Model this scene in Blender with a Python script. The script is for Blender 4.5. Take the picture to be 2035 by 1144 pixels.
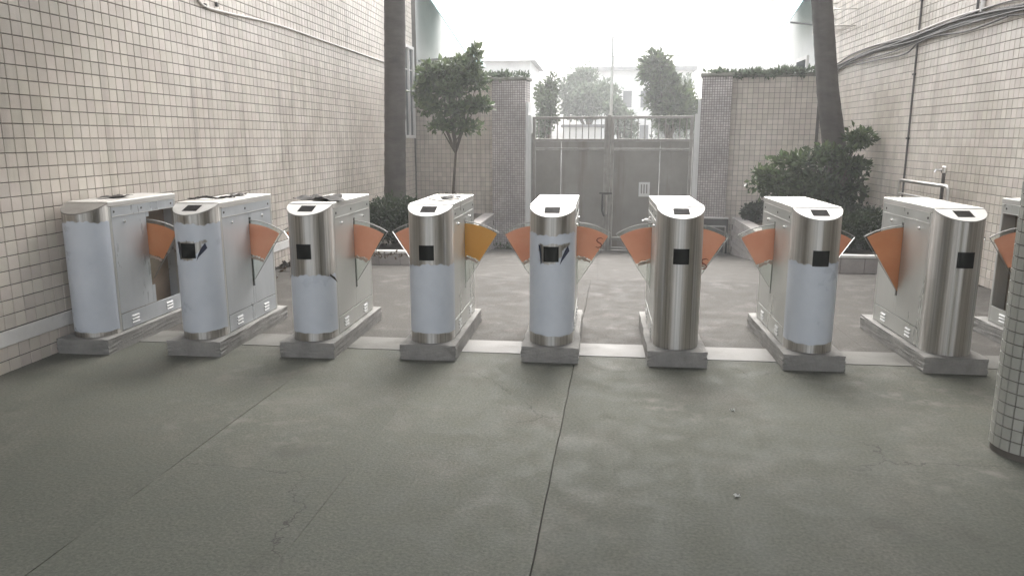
import bpy, bmesh, math, random
import numpy as np
from mathutils import Vector, Matrix
R = math.radians
for o in list(bpy.data.objects): bpy.data.objects.remove(o)
sc = bpy.context.scene
col = sc.collection
rng = np.random.default_rng(7)
random.seed(7)

# ------------------------------------------------------------------ camera, world, sun, exposure
CAM_H, PITCH, YAW = 1.5, 11.295, 6.49
cd = bpy.data.cameras.new('camera'); cam = bpy.data.objects.new('camera', cd); col.objects.link(cam)
cam.location = (0, 0, CAM_H); cam.rotation_euler = (R(90 - PITCH), 0, R(YAW))
cd.sensor_width = 36; cd.lens = 36 * 1487 / 2035; cd.clip_end = 2000; cd.clip_start = 0.05
sc.camera = cam

SUN_AZ, SUN_EL = 2.0, 50.0            # ahead of the camera and a little to the right, behind thin cloud
w = bpy.data.worlds.new('World'); sc.world = w; w.use_nodes = True
nt = w.node_tree; bg = nt.nodes['Background']
sky = nt.nodes.new('ShaderNodeTexSky'); sky.sky_type = 'NISHITA'; sky.sun_disc = False
sky.sun_elevation = R(SUN_EL); sky.sun_rotation = R(SUN_AZ)
sky.dust_density = 6.0; sky.air_density = 1.0; sky.ozone_density = 1.0; sky.altitude = 0
hs = nt.nodes.new('ShaderNodeHueSaturation'); hs.inputs['Saturation'].default_value = 0.22
nt.links.new(sky.outputs[0], hs.inputs['Color']); nt.links.new(hs.outputs[0], bg.inputs[0])
bg.inputs[1].default_value = 0.15
sl = bpy.data.lights.new('sun', 'SUN'); sl.energy = 0.5; sl.angle = R(40); sl.color = (1.0, 0.95, 0.88)
so = bpy.data.objects.new('sun', sl); col.objects.link(so)
sd = Vector((math.sin(R(SUN_AZ)) * math.cos(R(SUN_EL)), math.cos(R(SUN_AZ)) * math.cos(R(SUN_EL)), math.sin(R(SUN_EL))))
so.rotation_euler = sd.to_track_quat('Z', 'Y').to_euler()
vs = sc.view_settings; vs.view_transform = 'Standard'; vs.look = 'None'; vs.gamma = 1; vs.use_curve_mapping = False
vs.exposure = 2.0

# ------------------------------------------------------------------ helpers
def pj(P):
    p, y = R(PITCH), R(YAW)
    fw = np.array([-math.sin(y)*math.cos(p), math.cos(y)*math.cos(p), -math.sin(p)])
    rt = np.array([math.cos(y), math.sin(y), 0]); up = np.cross(rt, fw)
    v = np.asarray(P, float) - np.array([0, 0, CAM_H]); z = v @ fw
    return np.stack([1017.5 + 1487*(v @ rt)/z, 572 - 1487*(v @ up)/z, z], -1)

class MB:
    """collects shapes, builds one mesh object"""
    def __init__(s): s.v = []; s.f = []
    def add(s, vs_, fs_):
        n = len(s.v); s.v += [tuple(q) for q in vs_]; s.f += [tuple(i + n for i in q) for q in fs_]; return s
    def box(s, x0, x1, y0, y1, z0, z1):
        return s.add([(x0,y0,z0),(x1,y0,z0),(x1,y1,z0),(x0,y1,z0),(x0,y0,z1),(x1,y0,z1),(x1,y1,z1),(x0,y1,z1)],
                     [(3,2,1,0),(4,5,6,7),(0,1,5,4),(1,2,6,5),(2,3,7,6),(3,0,4,7)])
    def tube(s, pts, r, n=8, cap=True):
        pts = [Vector(p) for p in pts]; rr = r if hasattr(r, '__len__') else [r]*len(pts)
        rings = []
        up = Vector((0,0,1))
        t0 = (pts[1]-pts[0]).normalized()
        a = t0.cross(up)
        if a.length < 1e-3: a = t0.cross(Vector((1,0,0)))
        a.normalize()
        base = len(s.v)
        for i, p in enumerate(pts):
            t = (pts[min(i+1, len(pts)-1)] - pts[max(i-1, 0)]).normalized()
            a = (a - t*a.dot(t)).normalized(); b = t.cross(a)
            for k in range(n):
                q = 2*math.pi*k/n
                s.v.append(tuple(p + (a*math.cos(q) + b*math.sin(q))*rr[i]))
        for i in range(len(pts)-1):
            for k in range(n):
                k2 = (k+1) % n
                s.f.append((base+i*n+k, base+i*n+k2, base+(i+1)*n+k2, base+(i+1)*n+k))
        if cap:
            s.f.append(tuple(base+k for k in reversed(range(n))))
            s.f.append(tuple(base+(len(pts)-1)*n+k for k in range(n)))
        return s
    def prism(s, pts, axis, a, b):
        """polygon of 2D points extruded along axis (0,1,2) from a to b"""
        def m(p, t):
            q = list(p); q.insert(axis, t); return tuple(q)
        n = len(pts)
        vv = [m(p, a) for p in pts] + [m(p, b) for p in pts]
        ff = [tuple(range(n)), tuple(range(2*n-1, n-1, -1))] + [(i, i+n, (i+1) % n + n, (i+1) % n) for i in range(n)]
        return s.add(vv, ff)
    def build(s, name, mat, parent=None, smooth=False, bevel=0, recalc=True):
        me = bpy.data.meshes.new(name); me.from_pydata(s.v, [], s.f)
        if recalc or bevel:
            bm = bmesh.new(); bm.from_mesh(me)
            bmesh.ops.recalc_face_normals(bm, faces=bm.faces)
            if bevel:
                ed = [e for e in bm.edges if len(e.link_faces) == 2 and e.calc_face_angle(0) > R(40)]
                bmesh.ops.bevel(bm, geom=ed, offset=bevel, segments=2, affect='EDGES', profile=.6)
            bm.to_mesh(me); bm.free()
        return link(name, me, mat, parent, smooth)

def link(name, me, mat, parent=None, smooth=False):
    if mat and not me.materials: me.materials.append(mat)
    if smooth:
        me.polygons.foreach_set('use_smooth', [True]*len(me.polygons))
        try: me.set_sharp_from_angle(angle=R(35))
        except Exception: pass
    o = bpy.data.objects.new(name, me); col.objects.link(o)
    if parent: o.parent = parent
    return o
def np_mesh(name, V, F):
    """V (n,3) array, F (m,4) array"""
    me = bpy.data.meshes.new(name)
    me.vertices.add(len(V)); me.vertices.foreach_set('co', np.ascontiguousarray(V, dtype=np.float32).ravel())
    m, k = F.shape
    me.loops.add(m*k); me.loops.foreach_set('vertex_index', np.ascontiguousarray(F, dtype=np.int32).ravel())
    me.polygons.add(m); me.polygons.foreach_set('loop_start', np.arange(0, m*k, k, dtype=np.int32))
    me.polygons.foreach_set('use_smooth', np.zeros(m, dtype=bool)); me.update(calc_edges=True); me.validate(); return me
def empty(name, loc=(0,0,0), rz=0):
    o = bpy.data.objects.new(name, None); col.objects.link(o); o.location = loc; o.rotation_euler = (0,0,rz)
    o.empty_display_size = .1; return o
def tag(o, label, cat, group=None):
    o['label'] = label; o['category'] = cat
    if group: o['group'] = group
    return o
def struct(o, kind='structure'): o['kind'] = kind; return o

# ------------------------------------------------------------------ materials
ANROT = .25
def mat(name, c1, c2=None, rough=.6, metal=0., scale=4., detail=6., stretch=(1,1,1), bump=0., bscale=None, r2=None,
        rnd=None, rndamt=.12, c3=None, s3=.6, t3=(.45,.7), spec=.5, aniso=0., alpha=None, transl=0., coat=0., speck=0., streak=None, cracks=False, streak2=None):
    m = bpy.data.materials.new(name); m.use_nodes = True; n = m.node_tree.nodes; L = m.node_tree.links
    b = n['Principled BSDF']
    b.inputs['Roughness'].default_value = rough; b.inputs['Metallic'].default_value = metal
    b.inputs['Specular IOR Level'].default_value = spec
    if coat: b.inputs['Coat Weight'].default_value = coat
    if aniso:
        b.inputs['Anisotropic'].default_value = aniso; b.inputs['Anisotropic Rotation'].default_value = ANROT
        tg = n.new('ShaderNodeTangent'); tg.direction_type = 'RADIAL'; tg.axis = 'Z'; L.new(tg.outputs[0], b.inputs['Tangent'])
    geo = n.new('ShaderNodeNewGeometry'); mp = n.new('ShaderNodeMapping'); mp.inputs['Scale'].default_value = stretch
    L.new(geo.outputs['Position'], mp.inputs['Vector'])
    def noise(sc_, det=detail, vec=mp):
        t = n.new('ShaderNodeTexNoise'); t.inputs['Scale'].default_value = sc_; t.inputs['Detail'].default_value = det
        t.inputs['Roughness'].default_value = .62
        L.new(vec.outputs[0], t.inputs['Vector']); return t
    def ramp(src, a, b_):
        q = n.new('ShaderNodeMapRange'); q.inputs['From Min'].default_value = a; q.inputs['From Max'].default_value = b_
        L.new(src, q.inputs['Value']); return q.outputs[0]
    def mix(f, a, b_):
        q = n.new('ShaderNodeMix'); q.data_type = 'RGBA'
        if isinstance(f, float): q.inputs[0].default_value = f
        else: L.new(f, q.inputs[0])
        for i, x in ((6, a), (7, b_)):
            if isinstance(x, tuple): q.inputs[i].default_value = (*x, 1)
            else: L.new(x, q.inputs[i])
        return q.outputs[2]
    out = None; N = None
    if c2 is not None:
        N = noise(scale); out = mix(ramp(N.outputs[0], .32, .68), c1, c2)
    else: out = c1
    if c3 is not None:
        N3 = noise(s3, 9); out = mix(ramp(N3.outputs[0], *t3), out, c3)
    if streak:
        mp2 = n.new('ShaderNodeMapping'); mp2.inputs['Scale'].default_value = (2.6,2.6,.22); L.new(geo.outputs['Position'], mp2.inputs['Vector'])
        t = noise(1.6, 10, mp2); out = mix(ramp(t.outputs[0], .55, .85), out, streak)
    if speck:
        t = noise(speck, 3); q = n.new('ShaderNodeMapRange'); q.inputs[1].default_value = .3; q.inputs[2].default_value = .7
        q.inputs[3].default_value = .72; q.inputs[4].default_value = 1.28; L.new(t.outputs[0], q.inputs[0])
        h = n.new('ShaderNodeHueSaturation'); L.new(out, h.inputs['Color']); L.new(q.outputs[0], h.inputs['Value']); out = h.outputs[0]
    if streak2:
        a1 = ramp(noise(.7, 4).outputs[0], .5, .66); a2 = ramp(noise(7.5, 12).outputs[0], .5, .68)
        mu = n.new('ShaderNodeMath'); mu.operation = 'MULTIPLY'; L.new(a1, mu.inputs[0]); L.new(a2, mu.inputs[1]); out = mix(mu.outputs[0], out, streak2)
        a3 = ramp(noise(1.1, 10).outputs[0], .6, .72); mu = n.new('ShaderNodeMath'); mu.operation = 'MULTIPLY'; mu.inputs[1].default_value = .5
        L.new(a3, mu.inputs[0]); out = mix(mu.outputs[0], out, (.045,.045,.036))
    if cracks:
        wv = n.new('ShaderNodeVectorMath'); wv.operation = 'ADD'; dn = noise(2.2, 6)
        sc2 = n.new('ShaderNodeVectorMath'); sc2.operation = 'SCALE'; sc2.inputs['Scale'].default_value = .35
        L.new(dn.outputs['Color'], sc2.inputs[0]); L.new(geo.outputs['Position'], wv.inputs[0]); L.new(sc2.outputs[0], wv.inputs[1])
        vo = n.new('ShaderNodeTexVoronoi'); vo.feature = 'DISTANCE_TO_EDGE'; vo.inputs['Scale'].default_value = .75; L.new(wv.outputs[0], vo.inputs['Vector'])
        ln = ramp(vo.outputs['Distance'], .0035, .0005); mk = ramp(noise(.9, 2).outputs[0], .5, .6)
        mu = n.new('ShaderNodeMath'); mu.operation = 'MULTIPLY'; L.new(ln, mu.inputs[0]); L.new(mk, mu.inputs[1])
        mu2 = n.new('ShaderNodeMath'); mu2.operation = 'MULTIPLY'; mu2.inputs[1].default_value = .7; L.new(mu.outputs[0], mu2.inputs[0])
        out = mix(mu2.outputs[0], out, (.03,.03,.024))
    if rnd:
        if rnd == 'obj': q = n.new('ShaderNodeObjectInfo'); src = q.outputs['Random']
        else: src = geo.outputs['Random Per Island']
        h = n.new('ShaderNodeHueSaturation')
        v = n.new('ShaderNodeMapRange'); v.inputs['To Min'].default_value = 1-rndamt; v.inputs['To Max'].default_value = 1+rndamt
        L.new(src, v.inputs[0]); L.new(v.outputs[0], h.inputs['Value'])
        wn = n.new('ShaderNodeTexWhiteNoise'); wn.noise_dimensions = '1D'; L.new(src, wn.inputs['W'])
        v2 = n.new('ShaderNodeMapRange'); v2.inputs['To Min'].default_value = .485; v2.inputs['To Max'].default_value = .515
        L.new(wn.outputs[0], v2.inputs[0]); L.new(v2.outputs[0], h.inputs['Hue'])
        if isinstance(out, tuple): h.inputs['Color'].default_value = (*out, 1)
        else: L.new(out, h.inputs['Color'])
        out = h.outputs[0]
    if isinstance(out, tuple): b.inputs['Base Color'].default_value = (*out, 1)
    else: L.new(out, b.inputs['Base Color'])
    if r2 is not None:
        src = (N or noise(scale)).outputs[0]
        q = n.new('ShaderNodeMapRange'); q.inputs['From Min'].default_value = .35; q.inputs['From Max'].default_value = .65
        q.inputs['To Min'].default_value = rough; q.inputs['To Max'].default_value = r2
        L.new(src, q.inputs[0]); L.new(q.outputs[0], b.inputs['Roughness'])
    if bump:
        t = noise(bscale or scale*6, 5); bp = n.new('ShaderNodeBump'); bp.inputs['Strength'].default_value = bump
        bp.inputs['Distance'].default_value = .01; L.new(t.outputs[0], bp.inputs['Height']); L.new(bp.outputs[0], b.inputs['Normal'])
    if alpha is not None:
        b.inputs['Alpha'].default_value = alpha
    if transl:
        tr = n.new('ShaderNodeBsdfTranslucent'); ms = n.new('ShaderNodeMixShader'); ms.inputs[0].default_value = transl
        if isinstance(out, tuple): tr.inputs[0].default_value = (*out, 1)
        else: L.new(out, tr.inputs[0])
        o = n['Material Output']; L.new(b.outputs[0], ms.inputs[1]); L.new(tr.outputs[0], ms.inputs[2]); L.new(ms.outputs[0], o.inputs[0])
    return m

TILE_A, TILE_B, TILE_D = (.575,.515,.45), (.665,.61,.545), (.43,.385,.315)
tile_kw = dict(rough=.42, scale=1.6, c3=TILE_D, s3=.55, t3=(.5,.8), bump=.12, bscale=90, rndamt=.085, streak=(.27,.24,.2))
m_tile = mat('wall_tile', TILE_A, TILE_B, rnd='obj', **tile_kw)
m_tilef = mat('wall_tile_field', TILE_A, TILE_B, rnd='isl', **tile_kw)
m_coltile = mat('column_tile', (.31,.315,.28), (.38,.38,.34), rough=.4, scale=3, rnd='isl', rndamt=.1, bump=.1, bscale=60)  # darker than the wall tiles: the column's shade is put into its colour
m_grout = mat('dark_grout', (.075,.066,.055), (.13,.115,.1), rough=.9, scale=5, bump=.3)
def grid_mat(name, a, b, g, pitch, plane='yz', mortar=.07, rough=.5):
    """small far tiles: joints by texture"""
    m = bpy.data.materials.new(name); m.use_nodes = True; n = m.node_tree.nodes; L = m.node_tree.links
    geo = n.new('ShaderNodeNewGeometry'); sp = n.new('ShaderNodeSeparateXYZ'); cb = n.new('ShaderNodeCombineXYZ')
    L.new(geo.outputs['Position'], sp.inputs[0])
    L.new(sp.outputs['Y' if plane == 'yz' else 'X'], cb.inputs[0]); L.new(sp.outputs['Z'], cb.inputs[1])
    br = n.new('ShaderNodeTexBrick'); br.offset = 0; br.squash = 1
    br.inputs['Scale'].default_value = 1; br.inputs['Brick Width'].default_value = pitch; br.inputs['Row Height'].default_value = pitch
    br.inputs['Mortar Size'].default_value = pitch*mortar; br.inputs['Mortar Smooth'].default_value = .2
    br.inputs['Color1'].default_value = (*a,1); br.inputs['Color2'].default_value = (*b,1); br.inputs['Mortar'].default_value = (*g,1)
    L.new(cb.outputs[0], br.inputs['Vector'])
    no = n.new('ShaderNodeTexNoise'); no.inputs['Scale'].default_value = 1.3; no.inputs['Detail'].default_value = 8
    L.new(geo.outputs['Position'], no.inputs['Vector'])
    mr = n.new('ShaderNodeMapRange'); mr.inputs[1].default_value = .35; mr.inputs[2].default_value = .7; mr.inputs[3].default_value = 1.1; mr.inputs[4].default_value = .7
    L.new(no.outputs[0], mr.inputs[0])
    h = n.new('ShaderNodeHueSaturation'); L.new(br.outputs[0], h.inputs['Color']); L.new(mr.outputs[0], h.inputs['Value'])
    L.new(h.outputs[0], n['Principled BSDF'].inputs['Base Color']); n['Principled BSDF'].inputs['Roughness'].default_value = rough
    bp = n.new('ShaderNodeBump'); bp.inputs['Strength'].default_value = .5; bp.inputs['Distance'].default_value = .004; bp.invert = True
    L.new(br.outputs['Fac'], bp.inputs['Height']); L.new(bp.outputs[0], n['Principled BSDF'].inputs['Normal'])
    return m
m_walltex_y = grid_mat('tile_texture_near', TILE_A, TILE_B, (.1,.09,.08), .0942, 'yz')
m_mosaic = grid_mat('pier_mosaic', (.44,.39,.37), (.60,.56,.54), (.16,.14,.13), .045, 'xz', .12)
m_conc = mat('slab_concrete', (.125,.124,.108), (.19,.183,.165), rough=.46, r2=.72, scale=2.3, detail=12, c3=(.30,.275,.255), s3=.9, t3=(.5,.82), bump=.28, bscale=70)
m_slab = []
for i in range(4):
    k = 1 + (i-1.5)*.04
    m_slab.append(mat('floor_concrete', (.083*k,.088*k,.07*k), (.115*k,.117*k,.095*k), rough=.6, r2=.86, spec=.24, speck=70, scale=5.5+.3*i, detail=15,
                      cracks=True, streak2=(.175,.165,.143), c3=(.135,.13,.11), s3=1.3+.15*i, t3=(.5,.75), bump=.4, bscale=95))
m_back = mat('darkened_floor_concrete', (.057,.053,.046), (.087,.081,.072), rough=.65, r2=.9, spec=.2, speck=60, scale=6, detail=15, c3=(.135,.124,.116), s3=3.4, t3=(.52,.74), bump=.4, bscale=95)  # same floor, darkened beyond the turnstiles to offset the strong light there
m_bounce = mat('bounce_concrete', (.36,.35,.33), (.44,.43,.41), rough=.85, scale=3)  # unseen floor behind the camera, made pale to bounce light onto the turnstile fronts
m_joint = mat('joint_dirt', (.03,.028,.024), (.06,.055,.045), rough=.95, scale=20)
m_strip = mat('pale_strip', (.19,.185,.172), (.27,.262,.25), rough=.5, r2=.75, spec=.25, scale=5, c3=(.18,.175,.16), s3=4, t3=(.5,.85), bump=.1, bscale=50)
m_strip2 = mat('darker_strip', (.13,.127,.115), (.19,.185,.17), rough=.55, r2=.8, spec=.22, scale=5, c3=(.1,.097,.085), s3=3, t3=(.5,.75), bump=.2, bscale=50)  # outer pieces darker; glare on the middle ones is painted as paler colour
m_plinth = mat('plinth_concrete', (.20,.196,.186), (.30,.29,.272), rough=.85, scale=7, detail=12, c3=(.14,.137,.125), s3=4, t3=(.55,.8), bump=.55, bscale=60)
m_steel = mat('brushed_steel', (.34,.325,.295), (.66,.645,.615), rough=.34, r2=.44, metal=1, scale=9, detail=5, stretch=(7,7,.05), aniso=.97)
m_lid = mat('lid_steel', (.66,.65,.62), (.74,.73,.70), rough=.34, r2=.5, metal=.75, scale=6, stretch=(1,.2,1))
m_film = mat('protective_film', (.53,.57,.63), (.60,.635,.69), rough=.27, r2=.38, scale=5, spec=.5, bump=.12, bscale=14)
m_panel = mat('panel_film', (.54,.55,.52), (.63,.635,.61), rough=.26, r2=.42, metal=.55, scale=4, stretch=(1,1,.3), bump=.06, bscale=9)
m_panelb = mat('panel_film_blue', (.50,.53,.55), (.60,.625,.65), rough=.24, r2=.4, metal=.4, scale=4, stretch=(1,1,.3), bump=.08, bscale=9)
m_core = mat('cabinet_interior', (.05,.045,.04), (.09,.08,.07), rough=.6, scale=6)
m_coreb = mat('cabinet_interior_brown', (.17,.125,.09), (.24,.18,.13), rough=.5, scale=6)
m_trim2 = mat('louver_steel', (.50,.50,.49), rough=.5, metal=.1)
m_black = mat('black_glass', (.006,.007,.006), rough=.3, spec=.12)
m_dark = mat('dark_metal', (.035,.033,.03), (.06,.055,.05), rough=.5, scale=10)
m_chrome = mat('chrome', (.75,.74,.72), rough=.18, metal=1)
m_reader = mat('reader_window', (.008,.008,.008), (.03,.028,.027), rough=.6, scale=22, spec=.02)
m_rpanel = mat('reader_panel_steel', (.40,.395,.38), (.48,.475,.46), rough=.5, r2=.6, metal=.35, spec=.3, scale=9)
m_rpanel_d = mat('dusty_reader_panel', (.22,.205,.185), (.30,.285,.26), rough=.65, scale=9, spec=.2)
m_glint = mat('glint_steel', (.68,.67,.65), (.74,.73,.71), rough=.35, metal=.5, scale=9)
def acrylic():
    m = bpy.data.materials.new('clear_acrylic'); m.use_nodes = True; n = m.node_tree.nodes; L = m.node_tree.links
    tr = n.new('ShaderNodeBsdfTransparent'); tr.inputs[0].default_value = (.93,.95,.93,1)
    gl = n.new('ShaderNodeBsdfGlossy'); gl.inputs['Roughness'].default_value = .06
    fr = n.new('ShaderNodeFresnel'); fr.inputs[0].default_value = 1.45
    ms = n.new('ShaderNodeMixShader'); L.new(fr.outputs[0], ms.inputs[0]); L.new(tr.outputs[0], ms.inputs[1]); L.new(gl.outputs[0], ms.inputs[2])
    L.new(ms.outputs[0], n['Material Output'].inputs[0]); return m
m_acr = acrylic()
m_edge = mat('frosted_edge', (.34,.33,.31), rough=.5, transl=.3)
m_fedge = mat('film_paper', (.50,.40,.33), (.56,.5,.45), rough=.6, scale=20, transl=.4)
m_orange = mat('orange_film', (.70,.39,.26), (.78,.50,.36), rough=.26, scale=4, transl=.5)
m_orange2 = mat('deep_orange_film', (.62,.32,.16), (.70,.39,.21), rough=.26, scale=4, transl=.5)
m_yellow = mat('yellow_film', (.66,.40,.10), (.70,.46,.14), rough=.3, scale=4, transl=.5)
m_red = mat('dark_red_print', (.20,.05,.03), rough=.5)
m_paper = mat('white_paper', (.62,.62,.60), (.7,.7,.69), rough=.8, scale=8)
m_white = mat('white_paint', (.70,.68,.65), (.78,.765,.74), rough=.5, scale=5, c3=(.4,.38,.35), s3=3, t3=(.6,.8))
m_scrapb = mat('black_plastic', (.02,.018,.017), (.05,.045,.04), rough=.7, scale=14, spec=.2)
m_tear = mat('torn_film_blue', (.02,.025,.05), (.05,.055,.09), rough=.7, spec=.2, scale=20)
m_scrapw = mat('white_plastic', (.6,.6,.58), rough=.4, transl=.2)
m_gate = mat('gate_steel', (.22,.212,.19), (.29,.278,.255), rough=.4, r2=.55, metal=.4, streak=(.15,.12,.09), scale=2.2, c3=(.24,.22,.19), s3=1.2, t3=(.55,.75))
m_gatef = mat('gate_frame_steel', (.25,.24,.22), (.34,.325,.30), rough=.35, metal=.6, scale=8)
m_pipe = mat('galvanised_pipe', (.5,.48,.45), (.6,.58,.55), rough=.3, metal=.8, scale=9)
m_cable_w = mat('white_cable', (.6,.57,.53), rough=.5)
m_cable_d = mat('grey_cable', (.07,.065,.06), (.14,.13,.12), rough=.55, scale=8)
m_bark = mat('palm_bark', (.058,.05,.043), (.098,.088,.076), rough=.85, scale=3.5, stretch=(1,1,2.5), c3=(.035,.03,.026), s3=2, t3=(.55,.75), bump=.6, bscale=30)
m_twig = mat('twig_bark', (.07,.055,.04), (.13,.105,.08), rough=.85, scale=12)
def leafmat(name, a, b): return mat(name, a, b, rough=.45, scale=1.5, rnd='isl', rndamt=.5, transl=.35)
m_leaf_d = leafmat('dark_leaves', (.022,.034,.016), (.04,.058,.024))
m_leaf_m = leafmat('mid_leaves', (.05,.075,.032), (.085,.115,.05))
m_leaf_l = leafmat('light_leaves', (.07,.10,.045), (.12,.155,.075))
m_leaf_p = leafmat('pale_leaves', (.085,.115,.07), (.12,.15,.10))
m_leaf_r = leafmat('reddish_leaves', (.06,.035,.028), (.07,.06,.035))
m_litter = mat('dry_litter', (.05,.035,.022), (.16,.115,.07), rough=.9, rnd='isl', rndamt=.4, scale=9)
m_soil = mat('soil', (.06,.048,.035), (.11,.09,.066), rough=.95, scale=8, bump=.8, bscale=30)
m_brick = mat('planter_block', (.33,.30,.285), (.44,.41,.39), rough=.75, scale=6, rnd='obj', rndamt=.12, bump=.3, bscale=50)
m_plaster = mat('pale_plaster', (.68,.68,.66), (.76,.755,.735), rough=.85, scale=1.5, c3=(.42,.41,.39), s3=.5, t3=(.55,.8))
m_roofgrey = mat('grey_roof', (.22,.22,.22), (.30,.30,.30), rough=.8, scale=3)
m_teal = mat('teal_sheet', (.30,.56,.56), (.38,.62,.62), rough=.4, scale=3)
m_glass = mat('window_glass', (.05,.06,.065), rough=.08)
m_street = mat('street_asphalt', (.10,.098,.092), (.15,.147,.14), rough=.85, scale=1.2, c3=(.2,.19,.175), s3=.2, bump=.3)
m_ceil = mat('roof_plaster', (.24,.235,.22), (.3,.29,.275), rough=.9, scale=1.1)
m_cap = mat('mossy_cap', (.16,.165,.13), (.28,.275,.24), rough=.95, scale=8, bump=.6, bscale=40)

# ------------------------------------------------------------------ the ground
GZ = lambda y: 0 if y <= 8 else max(-.1*(y-8), -.74)
XL, XR = -3.815, 4.0
b = MB()
prof = [(-40,-.014),(8.0,-.014),(15.4,-.754),(60,-.76),(900,-.76)]
xs = [-500,-12,-4,-2,0,2,4,12,500]
for (y,z) in prof:
    for x in xs: b.v.append((x,y,z))
nx = len(xs)
for j in range(len(prof)-1):
    for i in range(nx-1): b.f.append((j*nx+i, j*nx+i+1, (j+1)*nx+i+1, (j+1)*nx+i))
ground = struct(b.build('ground', m_street))
gb_ = MB().add([(XL,-9,-.008),(XR,-9,-.008),(XR,8,-.008),(XL,8,-.008)],[(0,1,2,3)])
fl = struct(gb_.build('courtyard_floor', m_joint))
# slabs with ragged edges along the joints; joints run away from the camera
def ragged(x, y0, y1, amp, step=.12, seed=0):
    r = random.Random(seed); pts = []; y = y0; d = 0
    while y < y1:
        d = d*.75 + r.uniform(-amp, amp); pts.append((x(y) + d, y)); y += step
    pts.append((x(y1), y1)); return pts
jx = [lambda y: XL, lambda y: -1.955+.022*(y-2.5), lambda y: -1.115+.018*(y-2.5), lambda y: -.205+.027*(y-2.3), lambda y: 1.95, lambda y: XR]
jw = [0, .0022, .0009, .0032, .0004, 0]; ja = [0, .0005, .0005, .0022, .0003, 0]
def jgap(i, y):      # the two left joints are clogged with dirt over much of their length
    vis = {1: ((1.4,2.4),(2.72,2.86),(3.0,4.35)), 2: ((2.4,3.15),)}.get(i)
    return jw[i] if vis is None or any(a <= y <= c for a, c in vis) else .0002
rows = [(-9,.3),(.303,5.09),(5.42,8.0)]
for ri, (y0,y1) in enumerate(rows):
    for i in range(5):
        Lp = ragged(jx[i], y0, y1, ja[i], seed=i*10+ri); Rp = ragged(jx[i+1], y0, y1, ja[i+1], seed=(i+1)*10+ri)
        Lp = [(x+jgap(i,y), y) for x, y in Lp]; Rp = [(x-jgap(i+1,y), y) for x, y in Rp]
        sb = MB(); n = len(Lp)
        for x,y in Lp: sb.v.append((x,y,0))
        for x,y in Rp: sb.v.append((x,y,0))
        for x,y in Lp: sb.v.append((x,y,-.03))
        for x,y in Rp: sb.v.append((x,y,-.03))
        for k in range(n-1):
            sb.f += [(k, n+k, n+k+1, k+1), (2*n+k, k, k+1, 2*n+k+1), (n+k, 3*n+k, 3*n+k+1, n+k+1)]
        sb.f += [(0,2*n,3*n,n),(n-1,2*n-1,4*n-1,3*n-1)]
        sb.build('slab', m_bounce if ri == 0 else m_back if ri == 2 else m_slab[(i+ri) % 4], fl, recalc=False)
# pale smooth strip laid across between the plinths
for i,(a,c) in enumerate([(XL,-2.9),(-2.897,-1.19),(-1.187,-.25),(-.247,1.45),(1.453,2.6),(2.603,XR)]):
    MB().box(a,c,5.094,5.416,-.03,.004).build('pale_strip', m_strip if i in (2,3) else m_strip2, fl)
# ramp going down to the gate
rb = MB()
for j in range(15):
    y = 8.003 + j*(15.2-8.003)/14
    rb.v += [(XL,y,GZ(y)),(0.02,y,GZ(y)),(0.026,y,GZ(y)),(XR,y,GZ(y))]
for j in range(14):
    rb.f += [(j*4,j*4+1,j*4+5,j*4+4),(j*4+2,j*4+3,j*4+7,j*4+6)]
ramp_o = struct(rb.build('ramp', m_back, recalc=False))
jb_ = MB()
for j in range(15):
    y = 8.003 + j*(15.2-8.003)/14; jb_.v += [(.01,y,GZ(y)-.004),(.036,y,GZ(y)-.004)]
for j in range(14): jb_.f.append((j*2,j*2+1,j*2+3,j*2+2))
jb_.build('joint', m_joint, ramp_o, recalc=False)

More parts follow.
